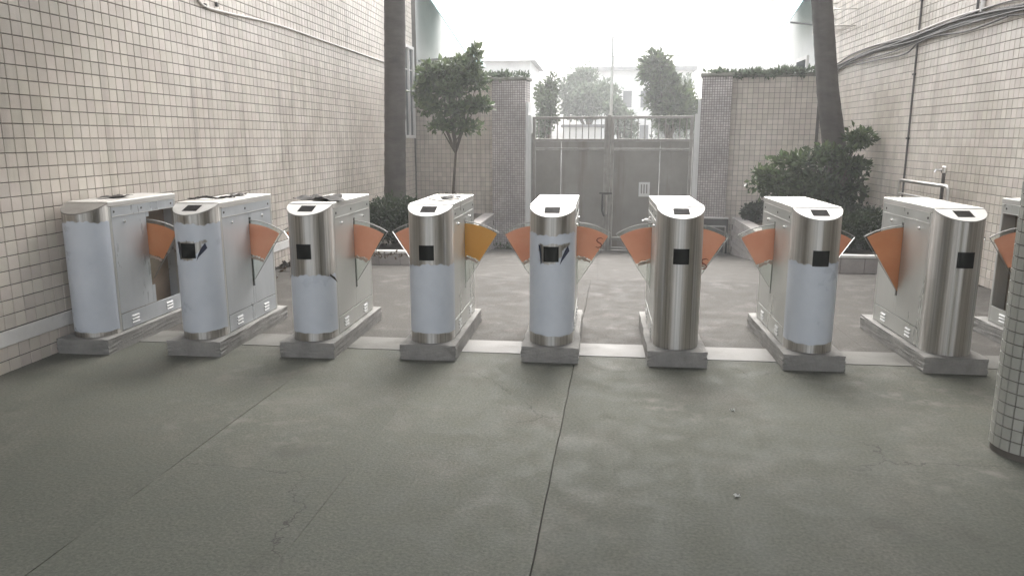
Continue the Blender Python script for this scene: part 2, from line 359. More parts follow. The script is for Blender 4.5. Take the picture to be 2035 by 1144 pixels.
# ------------------------------------------------------------------ tiled walls
P = .0942
def tile_mesh(w_, h_, d=.006):
    g, bv = .0042, .003
    a, c = w_-g, h_-g
    V = [(-a/2,0,-c/2),(a/2,0,-c/2),(a/2,0,c/2),(-a/2,0,c/2)]
    V += [(x*(1-2*bv/a), -d, z*(1-2*bv/c)) for x,_,z in V]
    F = [(4,5,6,7),(0,1,5,4),(1,2,6,5),(2,3,7,6),(3,0,4,7)]
    return np.array(V), np.array(F)
TV, TF = tile_mesh(P, P)
shared_tile = bpy.data.meshes.new('tile'); shared_tile.from_pydata([tuple(v) for v in TV], [], [tuple(f) for f in TF]); shared_tile.materials.append(m_tile)
def tile_wall(root, O, u, n, cells, keep=300, field_mat=None, hidden=None):
    """cells: list of (s,z) tile centres along unit vector u from O; n faces the yard; root must be at the world origin"""
    O, u, n = np.array(O,float), np.array(u,float), np.array(n,float)
    cells = np.array(cells); C = O + cells[:,:1]*u + cells[:,1:]*np.array([0,0,1.])
    q = pj(C); ok = (q[:,2] > .3) & (q[:,0] > -10) & (q[:,0] < 2045) & (q[:,1] > -10) & (q[:,1] < 1150)
    if hidden is not None: ok &= ~hidden(q, C)
    e1 = pj(C+u*.04); size = np.where(ok, np.abs(e1[:,0]-q[:,0])/np.maximum(q[:,2],.1), 0)
    order = np.argsort(-size); near = [i for i in order[:keep] if size[i] > 0]
    ang = math.atan2(u[1], u[0])
    for i in near:
        o = bpy.data.objects.new('tile', shared_tile); col.objects.link(o); o.parent = root
        o.location = C[i] + n*rng.uniform(-.0008,.0012); o.rotation_euler = (rng.normal(0,.006), rng.normal(0,.004), ang + rng.normal(0,.006))
    rest = np.setdiff1d(np.arange(len(C)), near)
    Cr = C[rest] + n*rng.uniform(-.0008,.0012,(len(rest),1))
    tv = TV[:,:1]*u + (-TV[:,1:2])*n + TV[:,2:]*np.array([0,0,1.])
    tilt = rng.normal(0,.006,(len(rest),1,2))
    V = Cr[:,None,:] + tv[None] + (TV[None,:,0:1]*tilt[:,:,0:1] + TV[None,:,2:3]*tilt[:,:,1:2])*n
    F = (np.arange(len(rest))*len(TV))[:,None,None] + TF[None]
    me = np_mesh('tile_field', V.reshape(-1,3), F.reshape(-1,4))
    o = link('tile_field', me, field_mat or m_tilef, root); o['kind'] = 'stuff'; return o

# left wall: face at X = XL, looks to +X
lw = tag(empty('tiled_wall'), 'long beige tiled wall on the left with white skirting band', 'wall')
MB().box(XL-.24, XL, 3.6, 15.9, -.9, 4.75).build('wall_core', m_grout, lw)
MB().box(XL-.24, XL+.006, -6, 3.597, -.1, 3.4).build('near_wall', m_walltex_y, lw)
cells = []
for k in range(-13, 34):
    zc = 1.5 + (k+.5)*P
    for j in range(int((15.55-3.65)/P)): cells.append((3.66 + (j+.5)*P, zc))
for j in range(int((15.55-3.65)/P)): cells.append((3.66+(j+.5)*P, .125)); cells.append((3.66+(j+.5)*P, .03))
# u runs along +Y; tile front is -y in tile space -> rotate so that -y -> +X means u = +Y
tile_wall(lw, (XL,0,0), (0,1,0), (1,0,0), cells)
MB().box(XL-.001, XL+.016, 3.6, 9.75, .172, .27).build('skirting_band', m_white, lw, bevel=.003)

# right wall
rw = tag(empty('tiled_wall'), 'tall beige tiled wall on the right carrying the grey cable bundle', 'wall')
MB().box(XR, XR+.24, 5.5, 15.0, -.9, 4.6).build('wall_core', m_grout, rw)
MB().box(XR-.006, XR+.24, -6, 5.497, -.1, 3.4).build('near_wall', m_walltex_y, rw)
cells = []
for k in range(-16, 32):
    zc = 1.5 + (k+.5)*P
    for j in range(int((14.6-5.55)/P)): cells.append((-(5.55+(j+.5)*P), zc))
tile_wall(rw, (XR,0,0), (0,-1,0), (-1,0,0), cells, hidden=lambda q, C: (q[:,0] > 2005) & (q[:,1] > 400))

# far wall, turned 8 degrees: local x runs along the wall, -y looks to the camera
FA = math.atan(1.1/7.815)
FO = Vector((XL, 15.6, 0)); Fu = Vector((math.cos(FA), -math.sin(FA), 0)); Fn = Vector((-math.sin(FA), -math.cos(FA), 0))
def fs(X): return (X - XL)/math.cos(FA)
def farwall(label, X0, X1, keep):
    o = tag(empty('tiled_wall'), label, 'wall')
    a, c = fs(X0), fs(X1); z1 = 2.6
    cb = MB().box(a, c, 0, .25, -.9, z1).build('wall_core', m_grout, o); cb.matrix_parent_inverse = Matrix()
    M4 = Matrix.Translation(FO) @ Matrix.Rotation(-FA, 4, 'Z'); cb.matrix_local = M4
    cells = []; k = 0
    z = z1 - P/2
    while z > -.85:
        s = a + P/2
        while s < c - P*.45: cells.append((s, z)); s += P
        z -= P
    tile_wall(o, FO, Fu, Fn, cells, keep=keep)
    cp = MB().box(a-.01, c+.01, -.03, .28, z1+.001, z1+.06).build('coping', m_cap, o, bevel=.012); cp.matrix_local = M4
    return o, M4
fwl, M4 = farwall('tiled end wall left of the gate, behind the small tree', XL+.02, -2.12, 0)
fwr, _ = farwall('tiled end wall right of the gate, behind the leaning palm trunk', 2.44, XR-.02, 0)
def pier(label, X0, X1, side):
    o = empty('gate_pier'); o.matrix_world = M4; tag(o, label, 'pier', None)
    a, c = fs(X0), fs(X1)
    zb = -.9 if side < 0 else .02
    MB().box(a, c, -.14, .3, zb, 2.62).build('shaft', m_mosaic, o, bevel=.006)
    MB().box(a-.03, c+.03, -.17, .33, 2.621, 2.68).build('cap', m_cap, o, bevel=.012)
    if side < 0:
        MB().box(c+.0015, c+.055, -.1, .26, -.9, 2.2).build('step', m_plaster, o); MB().box(c+.0565, c+.1, -.07, .22, -.9, 1.95).build('step', m_plaster, o)
    else:
        MB().box(a-.055, a-.0015, -.1, .26, -.9, 2.2).build('step', m_plaster, o); MB().box(a-.1, a-.0565, -.07, .22, -.9, 1.95).build('step', m_plaster, o)
        MB().box(a, c, .02, .3, -.9, .018).build('recess', m_dark, o)
    return o
pier('mosaic gate pier left of the metal gate, weeds at its foot', -2.117, -1.44, -1)
pier('mosaic gate pier right of the metal gate above a dark hatch', 1.9, 2.437, 1)
# dark hatch under the right pier
ht = empty('grating_hatch'); ht.matrix_world = M4; tag(ht, 'low dark grating with pale pipe frame under the right gate pier', 'hatch')
a, c = fs(1.93), fs(2.5)
MB().box(a, c, -.16, -.145, -.7, .0).build('back_panel', m_dark, ht)
MB().box(a, c, -.2, -.14, .003, .03).build('top_ledge', m_white, ht)
MB().tube([(a+.02,-.21,-.72),(a+.02,-.21,-.14),(c-.05,-.21,-.14),(c-.05,-.21,-.72)], .016).build('pipe_frame', m_pipe, ht, smooth=True)
for i in range(9):
    z = -.66 + i*.06; MB().box(a+.05, c-.08, -.195, -.18, z, z+.02).build('slat', m_dark, ht)

# ------------------------------------------------------------------ gate
gt = empty('metal_gate'); gt.matrix_world = M4; tag(gt, 'closed two leaf grey metal gate with sheet panels at the end of the yard', 'gate')
g0, g1, gm = fs(-1.34), fs(1.8), fs(.2)
for k,(a,c) in enumerate(((g0+.02, gm-.035),(gm+.035, g1-.02))):
    fr = MB()
    for (x0,x1,z0,z1) in ((a,a+.06,-.7,1.92),(c-.06,c,-.7,1.92),(a+.06,c-.06,1.44,1.49),(a+.06,c-.06,1.27,1.31),(a+.06,c-.06,-.5,-.44),(a+.06,c-.06,-.69,-.64),(a+.06,c-.06,1.87,1.92)):
        fr.box(x0,x1,.0,.05,z0,z1)
    leaf = fr.build('leaf_frame', m_gatef, gt, bevel=.004)
    xm = a+.06+(c-a-.12)*(.38 if k == 0 else .62)
    for (x0,x1) in ((a+.062,xm-.003),(xm+.003,c-.062)):
        # sheet with a slight dent
        pb = MB(); N = 10
        for j in range(N+1):
            for i in range(N+1):
                x = x0+(x1-x0)*i/N; z = -.438+(1.268+.438)*j/N
                pb.v.append((x, .026+.006*math.sin(3.1*x+2.3*z+k)+.004*math.sin(7*z+5*x), z))
        for j in range(N):
            for i in range(N): q = j*(N+1)+i; pb.f.append((q,q+1,q+N+2,q+N+1))
        pb.build('sheet_panel', m_gate, leaf, smooth=True)
        MB().box(x0,x1,.015,.03,1.312,1.438).build('rail_panel', m_gate, leaf)
        MB().box(x0,x1,.02,.03,-.638,-.502).build('kick_panel', m_gate, leaf)
    nb = 11
    for i in range(nb):
        x = a+.06+(c-a-.12)*(i+.5)/nb
        MB().tube([(x,.025,1.49),(x,.025,1.87)], .01, 6).build('bar', m_gatef, leaf, smooth=True)
MB().box(gm-.03,gm+.03,-.02,.05,-.72,1.95).build('centre_post', m_gatef, gt, bevel=.005)
MB().box(g0-.05,g0+.015,-.01,.07,-.75,1.6).build('side_post', m_gatef, gt, bevel=.005)
MB().box(g1-.015,g1+.05,-.01,.07,-.75,1.6).build('side_post', m_gatef, gt, bevel=.005)
lk = MB().box(gm-.16,gm+.09,-.06,-.025,.42,.45).tube([(gm-.1,-.05,.43),(gm-.1,-.06,.1),(gm-.06,-.05,-.02)],.018).build('bolt', m_dark, gt)
MB().tube([(gm-.02,-.045,.40),(gm-.02,-.045,.02)],.022).build('pull_handle', m_pipe, gt, smooth=True)
nt_ = MB().box(fs(.80),fs(1.01),-.012,-.006,.38,.66).build('notice', m_paper, gt)
for i in range(3): MB().box(fs(.84+.05*i),fs(.865+.05*i),-.0145,-.0125,.44,.62).build('notice_line', m_gate, nt_)

# ------------------------------------------------------------------ planters either side of the ramp
shared_block = None
def planter(label, x0, x1, yf, face, ztop):
    o = tag(empty('planter'), label, 'planter')
    xi = x1 if face > 0 else x0
    core0, core1 = (xi-.2, xi-.012) if face > 0 else (xi+.012, xi+.2)
    ye = 14.9 if face > 0 else 14.35
    MB().box(core0, core1, yf+.012, ye, -.8, ztop-.03).build('side_core', m_grout, o)
    global shared_block
    if shared_block is None:
        mb = MB().box(-.006,.012,-.145,.145,-.047,.047); shared_block = mb.build('tmp', m_brick, None, bevel=.004); me = shared_block.data
        bpy.data.objects.remove(shared_block); shared_block = me
    r = 0; z = ztop-.078
    while z > -.78:
        y = yf + .16 + (.15 if r % 2 else 0)
        while y < ye-.15:
            if z > GZ(y)-.06:
                q = bpy.data.objects.new('block', shared_block); col.objects.link(q); q.parent = o
                q.location = (xi - face*.008 + random.uniform(-.003,.003), y, z); q.rotation_euler = (0,0,0 if face > 0 else math.pi)
            y += .3
        z -= .102; r += 1
    MB().box(min(core0,xi)-.002, max(core1,xi)+.012, yf+.02, ye, ztop-.027, ztop).build('side_coping', m_brick, o, bevel=.005)
    # front: low tiled kerb with a white top edge
    MB().box(x0+.001, x1-.001, yf, yf+.1, -.4, ztop-.05).build('front_core', m_grout, o)
    x = x0+.15
    while x < x1-.1:
        MB().box(x-.143,x+.143,yf-.008,yf-.0005,GZ(yf)-.05,ztop-.055).build('front_tile', m_brick, o, bevel=.002); x += .292
    MB().box(x0, x1+.01, yf-.02, yf+.11, ztop-.047, ztop-.012).build('front_coping', m_white, o, bevel=.005)
    sx0, sx1 = (x0, core0) if face > 0 else (core1, x1)
    sb = MB(); N = 16
    for j in range(N+1):
        for i in range(N+1):
            sb.v.append((sx0+(sx1-sx0)*i/N, yf+.1+(ye+.3-yf-.1)*j/N, ztop-.05+random.uniform(-.02,.04)))
    for j in range(N):
        for i in range(N): q = j*(N+1)+i; sb.f.append((q,q+1,q+N+2,q+N+1))
    sb.build('soil', m_soil, o, smooth=True)
    return o
planter('block walled planter bed along the left side of the ramp', XL+.02, -2.05, 9.72, 1, .03)
planter('block walled planter bed along the right side of the ramp', 2.5, XR-.02, 9.8, -1, .06)

# ------------------------------------------------------------------ foliage
def leaf_mesh(name, clumps, n, size, up=.25, droop=0., shell=.55):
    """clumps: (x,y,z,rx,ry,rz,weight); leaves sit mostly in the outer part of each clump"""
    cl = np.array(clumps, float); wts = cl[:,6]/cl[:,6].sum(); idx = rng.choice(len(cl), n, p=wts); c = cl[idx]
    d = rng.normal(size=(n,3)); d /= np.linalg.norm(d,axis=1)[:,None]
    r = (shell + (1-shell)*rng.random(n))**.8 * (1 + rng.normal(0,.10,n)); r = np.where(rng.random(n) < .12, r*1.15, r)
    pos = c[:,:3] + d*c[:,3:6]*r[:,None]
    ax = d*.7 + rng.normal(0,.6,(n,3)) + np.array([0,0,up-droop]); ax /= np.linalg.norm(ax,axis=1)[:,None]
    sd_ = np.cross(ax, rng.normal(size=(n,3))); sd_ /= np.linalg.norm(sd_,axis=1)[:,None]
    nn = np.cross(ax, sd_)
    ln = size*rng.uniform(.4,1.55,n)[:,None]; wd = ln*rng.uniform(.2,.3,n)[:,None]
    V = np.stack([pos, pos+ax*ln*.5+sd_*wd+nn*ln*.06, pos+ax*ln-nn*ln*.12, pos+ax*ln*.5-sd_*wd+nn*ln*.06],1).reshape(-1,3)
    F = np.arange(n*4).reshape(n,4); return np_mesh(name, V, F)
def limbs(root, base, tips, r0, mat_=None, fork=.45, name='trunk'):
    b = MB(); base = Vector(base); c = Vector((0,0,0))
    for t in tips: c += Vector(t)
    c /= len(tips); f = base.lerp(c, fork)
    f = Vector((f.x+random.uniform(-.05,.05), f.y, f.z))
    mid = base.lerp(f,.5)+Vector((random.uniform(-.03,.03),0,0))
    b.tube([base, mid, f], [r0, r0*.85, r0*.7], 7)
    for t in tips:
        t = Vector(t); m = f.lerp(t,.5) + Vector((random.uniform(-.08,.08), random.uniform(-.06,.06), random.uniform(-.03,.08)))
        b.tube([f, m, t], [r0*.6, r0*.4, r0*.15], 5)
    return b.build(name, mat_ or m_twig, root, smooth=True)
def plant(name, label, cat, base, clumps, n, size, lm, r0=.02, trunk=True, group=None, fork=.45, **kw):
    o = tag(empty(name, base), label, cat, group); B = Vector(base)
    cl = [(c[0]-B.x, c[1]-B.y, c[2]-B.z, *c[3:]) for c in clumps]
    if trunk: limbs(o, (0,0,-.05), [(c[0],c[1],c[2]) for c in cl], r0, fork=fork)
    link('crown', leaf_mesh('crown', cl, n, size, **kw), lm, o); return o

# palm trunks
def palm(label, pts, rr):
    o = tag(empty('palm_tree', pts[0]), label, 'tree', 'palm trees in the planters'); B = Vector(pts[0])
    b = MB(); P_ = []; RR = []
    n = 90
    for i in range(n+1):
        t = i/n*(len(pts)-1); k = min(int(t), len(pts)-2); f = t-k
        p = Vector(pts[k]).lerp(Vector(pts[k+1]), f) - B
        P_.append(p); RR.append((rr[k]*(1-f)+rr[k+1]*f)*(1+.02*(1 if i % 4 == 0 else 0)+random.uniform(-.01,.01)))
    b.tube(P_, RR, 18); b.build('trunk', m_bark, o, smooth=True)
    # fronds far above the picture
    top = P_[-1]; fm = MB()
    for k in range(12):
        a = k*2*math.pi/12+random.uniform(-.2,.2); prev = None
        for i in range(14):
            t = i/13; r = 2.3*t; q = top + Vector((math.cos(a)*r, math.sin(a)*r, .9*math.sin(t*2.4)-.9*t*t))
            if prev is not None:
                sdv = Vector((-math.sin(a), math.cos(a), 0)); L_ = .5*math.sin(math.pi*min(1,t*.9+.08))
                for s_ in (-1,1):
                    e = q + sdv*s_*L_ + Vector((0,0,-.25*L_)); fm.add([prev, q, e], [(0,1,2)])
            prev = q
    fm.build('fronds', m_leaf_m, o, recalc=False)
palm('straight grey palm trunk rising from the left planter', [(-3.30,12,0),(-3.29,12,.55),(-3.24,12,2.2),(-3.20,12,3.7),(-3.14,12,7.2)], [.20,.175,.168,.163,.14])
palm('leaning grey palm trunk rising from the right planter', [(3.82,12,.0),(3.742,12,.4),(3.659,12,.86),(3.556,12,1.313),(3.383,12,2.2),(3.196,12,3.486),(2.75,12,7.0)], [.21,.185,.175,.17,.155,.145,.12])

# left planter: hedge ball, small tree
plant('hedge_bush', 'dark round clipped bush at the foot of the straight palm trunk', 'bush', (-2.95,10.55,.02),
      [(-2.95,10.5,.36,.40,.36,.30,5),(-2.72,10.6,.40,.24,.3,.26,2),(-3.2,10.5,.30,.22,.3,.26,2),(-2.62,10.4,.2,.2,.25,.2,1.2)], 9000, .05, m_leaf_d, r0=.03)
plant('small_tree', 'slender tree with light leafy crown before the left end wall', 'tree', (-2.53,13,.0),
      [(-2.85,13,2.55,.24,.26,.22,1.6),(-2.6,13.1,2.62,.24,.28,.2,1.6),(-3.0,13.1,2.3,.22,.25,.2,1.4),(-2.2,13,2.6,.20,.24,.2,1.3),(-2.12,13,2.85,.13,.15,.2,.7),(-2.05,12.9,2.45,.18,.2,.16,.9),
       (-2.5,12.9,2.32,.3,.3,.2,1.8),(-2.85,12.9,2.05,.26,.26,.16,1.1),(-2.4,12.8,1.98,.28,.26,.15,1.2),(-2.05,12.9,2.05,.24,.22,.13,.9),(-2.7,12.8,1.72,.24,.22,.1,.6),(-2.25,12.8,1.68,.28,.22,.1,.7),(-2.35,13.1,2.75,.15,.2,.12,.5)],
      5600, .09, m_leaf_l, r0=.03, fork=.55, shell=.05)
plant('low_plant', 'reddish low plant at the foot of the slender tree', 'plant', (-2.62,12.7,.02), [(-2.62,12.7,.40,.2,.2,.12,1),(-2.5,12.7,.46,.12,.15,.08,.6)], 500, .08, m_leaf_r, r0=.012)
# right planter
plant('shrub', 'wide branching shrub in front of the leaning palm trunk', 'shrub', (3.28,11.55,.03),
      [(2.75,11.6,.84,.50,.35,.22,4),(3.15,11.5,.75,.42,.35,.28,4),(2.9,11.6,1.15,.36,.3,.14,1.4),(3.35,11.6,1.25,.30,.3,.2,1.6),(3.72,11.5,1.50,.20,.25,.14,1.2),(3.72,11.5,1.1,.18,.2,.12,.9),(3.7,11.7,.75,.25,.25,.26,1.6),(2.45,11.6,1.0,.16,.2,.08,.5)],
      5200, .09, m_leaf_m, r0=.028, fork=.35, shell=.05)
plant('hedge_bush', 'dark spreading hedge at the foot of the leaning palm trunk', 'bush', (3.5,10.6,.03),
      [(3.3,10.6,.26,.30,.4,.25,3),(3.65,10.6,.30,.28,.4,.27,3),(3.05,10.8,.2,.22,.35,.2,1.6),(3.5,11.1,.34,.4,.35,.3,2.4)], 9500, .05, m_leaf_d, r0=.03)
plant('hedge_bush', 'small clipped bush beside the right gate pier', 'bush', (2.95,13.9,.03), [(2.95,13.9,.2,.30,.25,.17,1),(2.75,13.9,.18,.15,.2,.15,.5)], 2600, .05, m_leaf_d, r0=.02)
# plants along the wall tops
def fringe(label, X0, X1, h, n, lm):
    o = tag(empty('creeper'), label, 'plant')
    cl = []
    for i in range(16):
        X = X0+(X1-X0)*(i+random.random())/16; p = FO + Fu*fs(X); k = random.uniform(.4,1.2)
        cl.append((p.x, p.y-.03, 2.66+random.uniform(-.03,.03)+h*k*.5, .14, .14, .04+h*k, k))
    link('crown', leaf_mesh('crown', cl, n, .075, up=.6, shell=.1), lm, o)
fringe('wispy creeper on top of the left end wall', -3.7, -1.5, .06, 1500, m_leaf_p)
fringe('low creeper on top of the right end wall', 1.95, 3.95, .015, 1400, m_leaf_p)
def weeds(label, x, y, n, w_):
    o = tag(empty('weeds', (x,y,GZ(y))), label, 'weeds')
    link('leaves', leaf_mesh('leaves', [(0,0,.03,w_,.08,.06,1)], n, .06, up=.5, shell=.1), m_leaf_m, o)
weeds('tuft of weeds at the foot of the left gate pier', -1.75, 14.75, 160, .3)

# ------------------------------------------------------------------ turnstiles and plinths
HW = .155; YC, BF = .21, .18; ZP = .11; ZT = 1.06
def colpt(th): return (HW*math.sin(th), YC - BF*math.cos(th))
def ztop(y): return .985 + (min(y,.205)-.03)*(ZT-.012-.985)/.175
def curved(th0, th1, z0, z1, off, n=10, zf=None, nz=1):
    b = MB()
    for j in range(nz+1):
        for i in range(n+1):
            th = th0+(th1-th0)*i/n; x, y = colpt(th); L_ = math.hypot(x/HW**2, (y-YC)/BF**2)
            nx_, ny_ = (x/HW**2)/L_, ((y-YC)/BF**2)/L_
            z = z0+(z1-z0)*j/nz
            if zf: z = zf(j/nz, th, z)
            b.v.append((x+nx_*off, y+ny_*off, z))
    for j in range(nz):
        for i in range(n): q = j*(n+1)+i; b.f.append((q,q+1,q+n+2,q+n+1))
    return b
def sector(r0, r1, a0, a1, n=16):
    pts = [(r1*math.sin(a0+(a1-a0)*i/n), r1*math.cos(a0+(a1-a0)*i/n)) for i in range(n+1)]
    pts += [(r0*math.sin(a0+(a1-a0)*i/n), r0*math.cos(a0+(a1-a0)*i/n)) for i in range(n,-1,-1)] if r0 > 0 else [(0,0)]
    return pts
def ss(o, n): return o

def turnstile(label, x, y, rz, film=None, hole=False, bluep=False, fl=('orange','orange'), open_side=0, bare_reader=True, top_window=True, edge_tear=False, seed=0):
    rd = random.Random(seed)
    T = tag(empty('flap_turnstile', (x,y,0), rz), label, 'turnstile', 'row of flap turnstiles')
    pm = m_panelb if bluep else m_panel
    inx = {s: (.10 if s == open_side else .009) for s in (-1,1)}
    MB().box(-HW+inx[-1], HW-inx[1], YC, 1.055, ZP, 1.018).build('inner_frame', m_coreb if open_side else m_core, T)
    # front column
    b = MB(); n = 40
    ths = [-math.pi/2 + math.pi*i/n for i in range(n+1)]
    for th in ths: p = colpt(th); b.v.append((*p, ZP))
    for th in ths: p = colpt(th); b.v.append((*p, ztop(p[1])))
    for i in range(n): b.f.append((i,i+1,n+2+i,n+1+i))
    b.build('front_column', m_steel, T, smooth=True)
    # slanted reader panel on top of the column
    b = MB(); e = 1.012
    for dz in (-.004, .004):
        for th in ths: p = colpt(th); b.v.append((p[0]*e, YC+(p[1]-YC)*e, ztop(p[1])+dz+.001))
    b.f = [tuple(range(n+1)), tuple(range(2*n+1, n, -1))] + [(i, i+n+1, (i+1) % (n+1)+n+1, (i+1) % (n+1)) for i in range(n+1)]
    rp = b.build('reader_panel', m_rpanel if top_window else m_rpanel_d, T)
    if top_window:
        sl_ = (ZT-.012-.985)/.175; q = lambda yy, d: ztop(yy)+d
        vv = [(-.052,.085,q(.085,.0062)),(.052,.085,q(.085,.0062)),(.052,.175,q(.175,.0062)),(-.052,.175,q(.175,.0062))]
        rwn = MB().add(vv+[(p[0],p[1],p[2]-.003) for p in vv], [(0,1,2,3),(0,4,5,1),(1,5,6,2),(2,6,7,3),(3,7,4,0)]).build('reader_window', m_reader, rp, recalc=False)
    # lid
    lid = MB().box(-HW-.002, HW+.002, YC-.003, 1.078, 1.02, ZT).build('lid', m_lid, T, bevel=.007)
    MB().box(-.045,.045,.60,.64,ZT+.0005,ZT+.004).build('lid_handle', m_panel, lid, bevel=.001)
    # corner posts
    for s in (-1,1):
        for (y0,y1) in ((YC+.001,YC+.03),(1.045,1.073)):
            MB().box(*sorted((s*(HW-.03), s*HW)), y0, y1, ZP, 1.018).build('corner_post', m_panel, T, bevel=.005)
    MB().box(-HW+.031, HW-.031, 1.056, 1.07, ZP, 1.018).build('back_panel', pm, T)
    for s in (-1,1):
        X = sorted((s*(HW-.0085), s*(HW-.001))); XP = sorted((s*(HW-.0085), s*(HW+.0005)))
        rl = MB().box(*XP, YC+.032, 1.043, .952, 1.0155).build('top_rail', pm, T, bevel=.0015)
        for yy in (.27,.60,1.0):
            MB().tube([(s*(HW+.0004),yy,.984),(s*(HW+.003),yy,.984)], .0085, 8).build('bolt', m_dark, rl)
        for zz in (.949, 1.0175):
            MB().box(*sorted((s*(HW-.008), s*(HW+.0026))), YC+.031, 1.0445, zz-.0016, zz+.0024).build('glint_strip', m_glint, rl)  # light strips added to paint the bevel highlights between the bands
        fp = MB().box(*X, YC+.032, .652, .24, .947).build('front_panel', pm, T, bevel=.001)
        MB().tube([(s*(HW-.001),.38,.905),(s*(HW+.006),.38,.905)], .012, 10).tube([(s*(HW+.006),.38,.905),(s*(HW+.011),.38,.905)], .006, 8).build('lock', m_chrome, fp, smooth=True)
        if s != open_side:
            bp_ = MB().box(*X, .692, 1.043, .24, .947).build('rear_panel', pm, T, bevel=.001)
            MB().tube([(s*(HW-.001),.88,.905),(s*(HW+.006),.88,.905)], .012, 10).tube([(s*(HW+.006),.88,.905),(s*(HW+.011),.88,.905)], .006, 8).build('lock', m_chrome, bp_, smooth=True)
        MB().box(*X, .6535, .6905, .24, .375).build('slot_cover', pm, T); MB().box(*X, .6535, .6905, .91, .947).build('slot_cover', pm, T)
        lp = MB().box(*XP, YC+.032, 1.043, ZP+.006, .234).build('lower_panel', pm, T, bevel=.0015)
        for yy in (.40,.86):
            for zz in (.148,.172,.196):
                lv = MB()
                for yv in (yy-.045, yy+.045):
                    lv.v += [(s*(HW+.0003),yv,zz-.006),(s*(HW+.0003),yv,zz+.007),(s*(HW+.008),yv,zz-.004)]
                lv.f = [(0,1,2),(5,4,3),(0,3,4,1),(1,4,5,2),(2,5,3,0)]
                lv.build('louver', m_trim2, lp)
    # flaps: clear acrylic sectors pivoting low in the slot, with coloured film
    for s, kind in zip((-1,1), fl):
        if not kind: continue
        full = kind.startswith('full')
        px, pz, yf = s*(HW-.02), .385, .672
        A = R(33)
        place = lambda pts: [(px+s*u, pz+v) for u, v in pts]
        f_ = MB().prism(place(sector(0,.498,R(-1),A)), 1, yf-.005, yf+.005).build('flap', m_acr, T)
        ed = MB().prism(place(sector(.4985,.5045,R(-1),A+R(.3))), 1, yf-.006, yf+.006); ed.build('flap_edge', m_edge, f_)
        sa = [(.499*math.sin(A+R(.15)), .499*math.cos(A+R(.15))), (.499*math.sin(A+R(.45)), .499*math.cos(A+R(.45))), (.05*math.sin(A+R(2.5)), .05*math.cos(A+R(2.5))), (.05*math.sin(A+R(.4)), .05*math.cos(A+R(.4)))]
        MB().prism(place(sa), 1, yf-.005, yf+.005).build('flap_edge', m_edge, f_)
        fm = {'orange':m_orange,'fullorange':m_orange2,'yellow':m_yellow,'deep':m_orange2}[kind]
        inner = .02 if full else .235+rd.uniform(-.01,.02)
        outer = .49 if (full or kind == 'yellow') else .475
        amax = A-R(1.2) if kind != 'yellow' else A-R(.6)
        pts = sector(inner, outer, R(1), amax, 20)
        # ragged lower edge of the film
        k0 = 21
        if not full: pts = pts[:k0] + [(u*(1+rd.uniform(-.05,.05)), v*(1+rd.uniform(-.035,.035))) for u, v in pts[k0:]]
        MB().prism(place(pts), 1, yf-.0075, yf-.0056).build('film', fm, f_)
        if not full:
            lb = sector(inner-.026, inner-.006, R(2), amax-R(1), 14); lb = [(u*(1+rd.uniform(-.03,.03)), v*(1+rd.uniform(-.03,.03))) for u,v in lb]
            MB().prism(place(lb), 1, yf-.0072, yf-.0058).build('film_backing', m_fedge, f_)
    # black scanner window on the front of the column
    tw = math.asin(.05/HW)
    if bare_reader: curved(-tw, tw, .69, .793, .0036, 10).build('scanner_window', m_black, T, smooth=True, recalc=False)
    # protective film left on the column
    if film:
        z0, z1 = film; ph = rd.uniform(0,6)
        def top(th): return z1 + .008*math.sin(3*th+ph) + .005*math.sin(9*th+2*ph) + .004*math.sin(23*th)
        def bot(th): return z0 + .005*math.sin(2.3*th+ph*2) + .002*math.sin(11*th)
        nn, nz = 64, 70
        g = curved(-math.pi/2+.02, math.pi/2-.02, 0, 1, .0022, nn, lambda t, th, z: bot(th)+(top(th)-bot(th))*t + .0, nz)
        if hole:
            hx0,hx1,hz0,hz1 = hole
            keepf = []
            for f in g.f:
                cx_ = sum(g.v[i][0] for i in f)/4; cz_ = sum(g.v[i][2] for i in f)/4; cy_ = g.v[f[0]][1]
                wob = .008*math.sin(cz_*90+ph)+.006*math.sin(cx_*130)
                inside = hx0+wob+(hz1-cz_)*.12 < cx_ < hx1+wob-(hz1-cz_)*.7 and hz0+.004*math.sin(cx_*80) < cz_ < hz1+.006*math.sin(cx_*60+1)
                if not inside: keepf.append(f)
            g.f = keepf
        g.build('protective_film', m_film, T, smooth=True, recalc=False)
        if edge_tear:
            e0 = colpt(1.15)
            MB().add([(e0[0]+.004,e0[1]-.01,z1+.004),(HW+.006,YC-.03,z1-.03),(HW+.010,YC+.01,z1-.075),(HW+.002,YC-.035,z1-.045),(e0[0]+.006,e0[1]-.014,z1-.012)], [(0,1,4),(1,2,3),(1,3,4)]).build('film_tear', m_scrapb, T, recalc=False)
        if hole:
            # curled torn corner of the film
            hx0,hx1,hz0,hz1 = hole
            def on(xv, zv, off): 
                th = math.asin(max(-.985, min(.985, xv/HW))); px_, py_ = colpt(th); L_ = math.hypot(px_/HW**2, (py_-YC)/BF**2)
                return (px_+px_/HW**2/L_*off, py_+(py_-YC)/BF**2/L_*off, zv)
            pts = [on(hx1-.012,hz1-.012,.004), on(hx1-.004,hz1-.05,.006), on(hx1-.05,hz0+.022,.010), on(hx1-.064,hz0-.006,.005), on(hx1-.052,hz0+.04,.005), on(hx1-.032,hz1-.045,.004)]
            MB().add(pts, [(0,5,1),(5,4,2,1),(4,3,2)]).build('film_tear', m_tear, T, recalc=False)
            pts = [on(hx0+.004,hz1-.004,.004), on(hx0+.018,hz1-.01,.005), on(hx0+.028,hz0+.01,.006), on(hx0+.022,hz0-.004,.004)]
            MB().add(pts, [(0,3,2,1)]).build('film_tear', m_tear, T, recalc=False)
    return T

